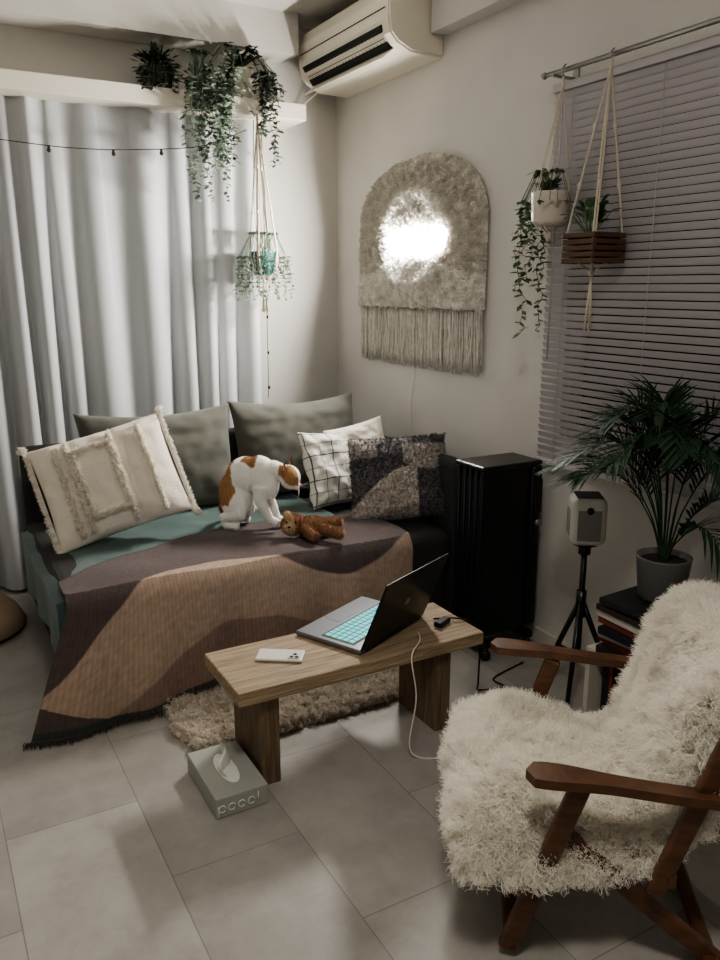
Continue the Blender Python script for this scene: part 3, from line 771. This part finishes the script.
# ---------------- sheepskin armchair ----------------
ch=empty('sheepskin_armchair')
def C(u,v,z): return Vector((-.8*u+.6*v,.6*u+.8*v,z))
fV=Vector((-.8,.6,0)); sV=Vector((.6,.8,0)); UP=Vector((0,0,1))
b=B()
def beam(p,q,w,t,m=M_chair,bev=.008):
    p=Vector(p);q=Vector(q);d=(q-p);L_=d.length;d.normalize(); s=sV if abs(d.dot(sV))<.9 else UP; u2=d.cross(s).normalized(); s2=u2.cross(d)
    R=Matrix((d,u2,s2)).transposed(); b.cbox((p+q)/2,(L_,w,t),m,bev,R,3)
vN,vF=1.56,2.19
for v in(vN,vF):
    out=[]; n=24; ua=-.15 if v==vN else -.09
    for i in range(n+1):
        t=i/n; u=ua-.42*t; w=.021+.014*math.exp(-((t-.12)/.22)**2) ; w*= math.sqrt(max(0.0,1-((.06-t)/.06)**2)) if t<.06 else 1
        out.append((u,w,.455+.014*math.cos(t*3.0)))
    top=[C(u,v-w,z) for u,w,z in out]; bot=[C(u,v+w,z) for u,w,z in out]
    vs=[];fs=[]
    for k,(p,q) in enumerate(zip(top,bot)): vs+=[p,q,q+UP*.022,p+UP*.022]
    for k in range(n): 
        for e in range(4): fs.append((4*k+e,4*k+(e+1)%4,4*k+4+(e+1)%4,4*k+4+e))
    fs+=[(0,1,2,3),(4*n+3,4*n+2,4*n+1,4*n)]
    b.add(vs,fs,M_chair)
    vi=v+(.012 if v==vN else -.012)
    s_=1 if v==vN else -1
    beam(C(-.27,vi,.455),C(-.13,vi,.02),.046,.024)           # front leg
    beam(C(-.22,vi+.026*s_,.33),C(-.60,vi+.026*s_,.015),.044,.024) # rear diagonal leg
    beam(C(-.44,vi,.20),C(-.60,vi,.70),.042,.024)   # back post
    beam(C(-.15,vi+.05*s_,.27),C(-.50,vi+.05*s_,.24),.045,.022)  # seat rail
beam(C(-.14,vN,.03),C(-.14,vF,.03),.036,.022); beam(C(-.58,vN,.03),C(-.58,vF,.03),.036,.022)
beam(C(-.17,vN+.04,.27),C(-.17,vF-.04,.27),.03,.04); beam(C(-.60,vN,.66),C(-.60,vF,.66),.03,.05); beam(C(-.47,vN,.24),C(-.47,vF,.24),.03,.04)
b.obj('wooden_frame',ch)
prof=spline([(-.06,0,.19),(-.02,0,.235),(-.02,0,.295),(-.09,0,.33),(-.22,0,.325),(-.35,0,.31),(-.44,0,.34),(-.485,0,.44),(-.52,0,.55),(-.555,0,.65),(-.60,0,.70),(-.655,0,.67),(-.67,0,.58)],7)
b=B(); P=[]; nv=36
M_skin=mat('sheepskin_hide',(240,236,226),.9,bump=.3)
L_=len(prof)
for i,p in enumerate(prof):
    t=i/(L_-1); row=[]
    wid=.285+.03*math.sin(t*9)+.02*noise.noise(V(t*6,1,1)); 
    if t<.2: wid-=.09*(1-t/.2)**1.5
    if t>.7: wid-=.07*(t-.7)/.3
    for j in range(nv+1):
        q=-1+2*j/nv; v=1.872+wid*q
        u=p.x+.02*noise.noise(V(t*9,q*3,2)); z=p.z+.022*noise.noise(V(t*8,q*3,5))
        e=max(0,abs(q)-.72)/.28
        if t<.5: z-=.11*e*e*min(1,t/.2)
        else: u-=.10*e*e; z-=.05*e*e*max(0,(t-.7)/.3)
        if t<.2: u-=.07*abs(q)**4*(1-t/.2); z+=.03*abs(q)**4*(1-t/.2)
        row.append(C(u,v,z))
    P.append(row)
b.grid(P,M_skin); o=b.obj('hide',ch)
p_,n_=sample(o.data,9500)
ref=np.array([-.8*.7,.6*.7,.8]); uu=-.8*p_[:,0]+.6*p_[:,1]
sgn=np.sign((n_*ref).sum(1))
n_=n_*(np.where(sgn==0,1,sgn))[:,None]
flip=(uu<-.64); n_[flip]=np.array([.5,-.37,.6])
vv=.6*p_[:,0]+.8*p_[:,1]; side=np.clip((vv-1.872)/.30,-1,1); n_=n_+np.outer(np.sign(side)*np.abs(side)**5,np.array([.6,.8,-.15]))*.9
sw=np.array([[noise.noise(V(*(q*13)))*1.1,noise.noise(V(*(q*13+5)))*1.1,noise.noise(V(*(q*13+11)))*.5] for q in p_.astype(float)])
n_=n_+sw
n_/=np.linalg.norm(n_,axis=1,keepdims=True)
cc=np.tile(np.array([lin((254,250,242))]),(len(p_),1))*(1+.015*rng.normal(0,1,(len(p_),1)))
hair('fleece',p_,n_,cc,.040,M_fleece,per=20,spread=.010,tilt=.27,curl=.006,turns=1.1,rad=.0010,npt=7,clump=.28,bias=(0,0,-.06),parent=ch,cvar=.015)

# ---------------- cat ----------------
cat=empty('calico_cat')
org=Vector((1.175,3.20,.484)); hd=math.radians(-43)
Rc=Matrix.Rotation(hd,3,'Z'); SX,SY,SZ=.90,1.02,1.07
S3=Matrix.Diagonal((SX,SY,SZ))
def K(x,y,z): return Rc@Vector((x*SX,y*SY,z*SZ))+org
def ke(b,c,r,pitch=0,yaw=0,m=None,roll=0): b.ell(K(*c),r,m,Rc@S3@Matrix.Rotation(math.radians(yaw),3,'Z')@Matrix.Rotation(math.radians(pitch),3,'Y')@Matrix.Rotation(math.radians(roll),3,'X'),20)
b=B(); m=M_fur
ke(b,(.0,0,.13),(.082,.072,.102),m=m)
ke(b,(.045,0,.210),(.095,.064,.074),pitch=-20,m=m)
ke(b,(.125,0,.215),(.082,.058,.078),pitch=14,m=m)
ke(b,(.17,0,.185),(.045,.052,.072),m=m)
b.tube([K(.15,0,.225),K(.20,0,.242),K(.245,0,.230)],[.050,.038,.034],m,14)
HC=(.275,0,.215)
ke(b,HC,(.049,.053,.044),pitch=46,m=m)
ke(b,(.304,0,.185),(.021,.025,.016),pitch=54,m=m)
ke(b,(.287,.025,.197),(.022,.021,.020),m=m); ke(b,(.287,-.025,.197),(.022,.021,.020),m=m)
for s in(1,-1):
    ke(b,(.01,.048*s,.10),(.058,.033,.080),pitch=-20,m=m)
    b.tube([K(.05,.055*s,.07),K(.0,.058*s,.055),K(-.045,.06*s,.045),K(-.035,.06*s,.018)],[.034,.025,.018,.014],m,10)
    b.tube([K(-.04,.06*s,.013),K(.0,.061*s,.012),K(.035,.062*s,.012)],[.014,.014,.016],m,10)
    b.tube([K(.145,.040*s,.18),K(.14,.044*s,.12),K(.168,.042*s,.075),K(.188,.040*s,.03 if s==1 else .045),K(.225,.040*s,.016 if s==1 else .030)],[.036,.026,.020,.016,.018],m,10)
tail=spline([K(-.05,0,.10),K(-.10,.05,.05),K(-.10,.12,.02),K(-.06,.18,.017),K(.01,.21,.017)],6)
b.tube(tail,[.018-.007*i/len(tail) for i in range(len(tail))],m,10)
o=remesh(b,'body',.005,3,.5,cat,M_fur)
Ri=Rc.transposed()
WH=np.array(lin((244,241,236))); OR=np.array(lin((172,132,92))); OD=np.array(lin((108,80,60)))
def catc(co):
    p=Ri@(co-org); x,y,z=p.x/SX,p.y/SY,p.z/SZ; n=.02*noise.noise(V(x*18,y*18,z*18))
    if x<-.078 or (x<-.02 and y>.1): return OR
    if x<.0+n*2 and z>.10+n: return OR*(.8+.3*math.sin(x*160+z*60)**2)
    if .05<x+n<.115 and z>.262+n: return OR*.8
    if x>.228 and z>.205+n*.4-(x-.275)*.55 and abs(y)>.008+max(0,(x-.292))*.2: return (OR if y<0.015 else OD)*(.8+.25*math.sin(y*400)**2)
    return WH
paint(o,catc)
p_,n_,c_=sample(o.data,26000,'Col'); bias=np.array(Rc@Vector((-1.3,0,-.5)))
hair('coat',p_,n_,c_,.006,M_hair,per=1,spread=.001,tilt=.25,curl=.0006,rad=.0007,npt=4,bias=tuple(bias),parent=cat,cvar=.05)
b=B(); M_eye=mat('cat_eye',(150,140,50),.1); M_pup=mat('pupil',(8,8,8),.1); M_nose=mat('cat_nose',(190,130,120),.5); M_ear=mat('cat_ear_fur',(150,112,80),.85); M_earb=mat('cat_ear_dark',(90,68,52),.85)
for s in(1,-1):
    ke(b,(.3115,.0205*s,.218),(.0075,.0075,.0075),m=M_eye); ke(b,(.3170,.022*s,.2165),(.0035,.003,.0055),m=M_pup)
    for k in range(4): b.tube([K(.320,.016*s,.179-.002*k),K(.335,.05*s,.181-.006*k),K(.337,.075*s,.174-.01*k)],.0004,M_white,4)
    ctr=(.250,.034*s,.248)
    vs=[];fs=[]; nn=8
    for i in range(nn+1):
        a=math.pi*(i/nn); yy=.022*math.cos(a); xx=-.012*math.sin(a)
        for h_ in range(5):
            q=h_/4; w_=(1-q)**.8
            vs.append(K(ctr[0]+.008+xx*w_+.006*q,ctr[1]+yy*w_+.010*s*q,ctr[2]-.008+.055*q))
    for i in range(nn):
        for h_ in range(4): fs.append((i*5+h_,(i+1)*5+h_,(i+1)*5+h_+1,i*5+h_+1))
    b.add(vs,fs,M_ear if s==-1 else M_earb,True)
    b.add([K(ctr[0]+.006,ctr[1]-.018,ctr[2]),K(ctr[0]+.006,ctr[1]+.018,ctr[2]),K(ctr[0]+.010,ctr[1]+.010*s,ctr[2]+.042)],[(0,1,2)],M_nose)
ke(b,(.3265,0,.184),(.005,.007,.004),m=M_nose)
b.tube([K(.324,0,.180),K(.319,0,.172),K(.314,.008,.169)],.0009,M_pup,4); b.tube([K(.319,0,.172),K(.314,-.008,.169)],.0009,M_pup,4)
b.obj('face',cat)

# ---------------- plush bear ----------------
br_=empty('teddy_bear'); b=B(); bo=Vector((1.39,2.89,.486)); Rb=Matrix.Rotation(math.radians(-25),3,'Z')
def Kb(x,y,z): return Rb@Vector((x,y,z))+bo
b.ell(Kb(0,0,.042),(.058,.046,.042),M_fur,Rb); b.ell(Kb(-.085,.0,.05),(.046,.046,.044),M_fur,Rb); b.ell(Kb(-.098,-.038,.05),(.024,.02,.020),M_fur,Rb)
for s in(1,-1):
    b.ell(Kb(-.105,.010+.040*s,.088-.010*s),(.018,.010,.018),M_fur,Rb)
    b.tube([Kb(-.035,.035*s,.05),Kb(-.01,.085*s,.035),Kb(.01,.105*s,.024)],[.020,.019,.020],M_fur,12)
    b.tube([Kb(.03,.025*s,.04),Kb(.080,.06*s,.034),Kb(.105,.082*s,.032),Kb(.115,.088*s,.045)],[.024,.021,.023,.020],M_fur,12)
o=remesh(b,'plush_body',.005,3,.5,br_,M_fur)
BR=np.array(lin((146,110,82))); BL=np.array(lin((200,172,138)))
def bc_(co):
    p=Rb.transposed()@(co-bo)
    if math.hypot(p.x+.098,p.y+.045)<.024 or p.x>.122: return BL
    return BR
paint(o,bc_)
p_,n_,c_=sample(o.data,9000,'Col'); hair('plush',p_,n_,c_,.007,M_hair,per=1,spread=.001,tilt=.6,curl=.0015,rad=.0008,npt=4,parent=br_,cvar=.1)
b=B()
for s in(1,-1): b.ell(Kb(-.09+.018*s,-.042,.072),(.005,.005,.005),M_pup,Rb,10)
b.ell(Kb(-.098,-.058,.056),(.007,.004,.005),M_pup,Rb,10)
M_rib=mat('plush_scarf',(110,56,44),.8); 
b.tube([Kb(-.045+.004*math.cos(a),.043*math.cos(a),.045+.04*math.sin(a)) for a in [q*.35 for q in range(19)]],.008,M_rib,8)
b.obj('face',br_)

# floor pouf at left
b=B(); M_pf=mat('tan_canvas',(158,138,114),.9,bump=.3,bscale=200)
b.lathe([(0,0),(.22,0.002),(.28,.03),(.25,.09),(.18,.16),(.08,.215),(0,.22)],(.055,3.74,.0),M_pf,36); b.obj('floor_pouf')

# ---------------- lights ----------------
b=B(); M_cl=mat('ceiling_lamp_glow',(255,244,224),.5,emit=(255,249,240),estr=60)
b.lathe([(0,-.07),(.16,-.065),(.21,-.04),(.215,-.012)],(.35,.55,ZC),M_cl,40); b.lathe([(.215,-.014),(.225,-.012),(.225,-.001),(0,-.001)],(.35,.55,ZC),M_white,40); b.obj('ceiling_lamp')
w=bpy.data.worlds.new('night'); sc.world=w; w.use_nodes=True; w.node_tree.nodes['Background'].inputs[0].default_value=(.05,.07,.12,1); w.node_tree.nodes['Background'].inputs[1].default_value=.4
try:
    sc.view_settings.view_transform='AgX'; sc.view_settings.look='AgX - Medium High Contrast'
except Exception as e: print(e)

cd=bpy.data.cameras.new('camera'); co=bpy.data.objects.new('camera',cd); sc.collection.objects.link(co); sc.camera=co
cd.sensor_fit='VERTICAL'; cd.sensor_height=24; cd.lens=20; cd.clip_start=.05
co.location=(0,0,1.5); co.rotation_euler=(math.radians(90-13.6),0,math.radians(-29.2))
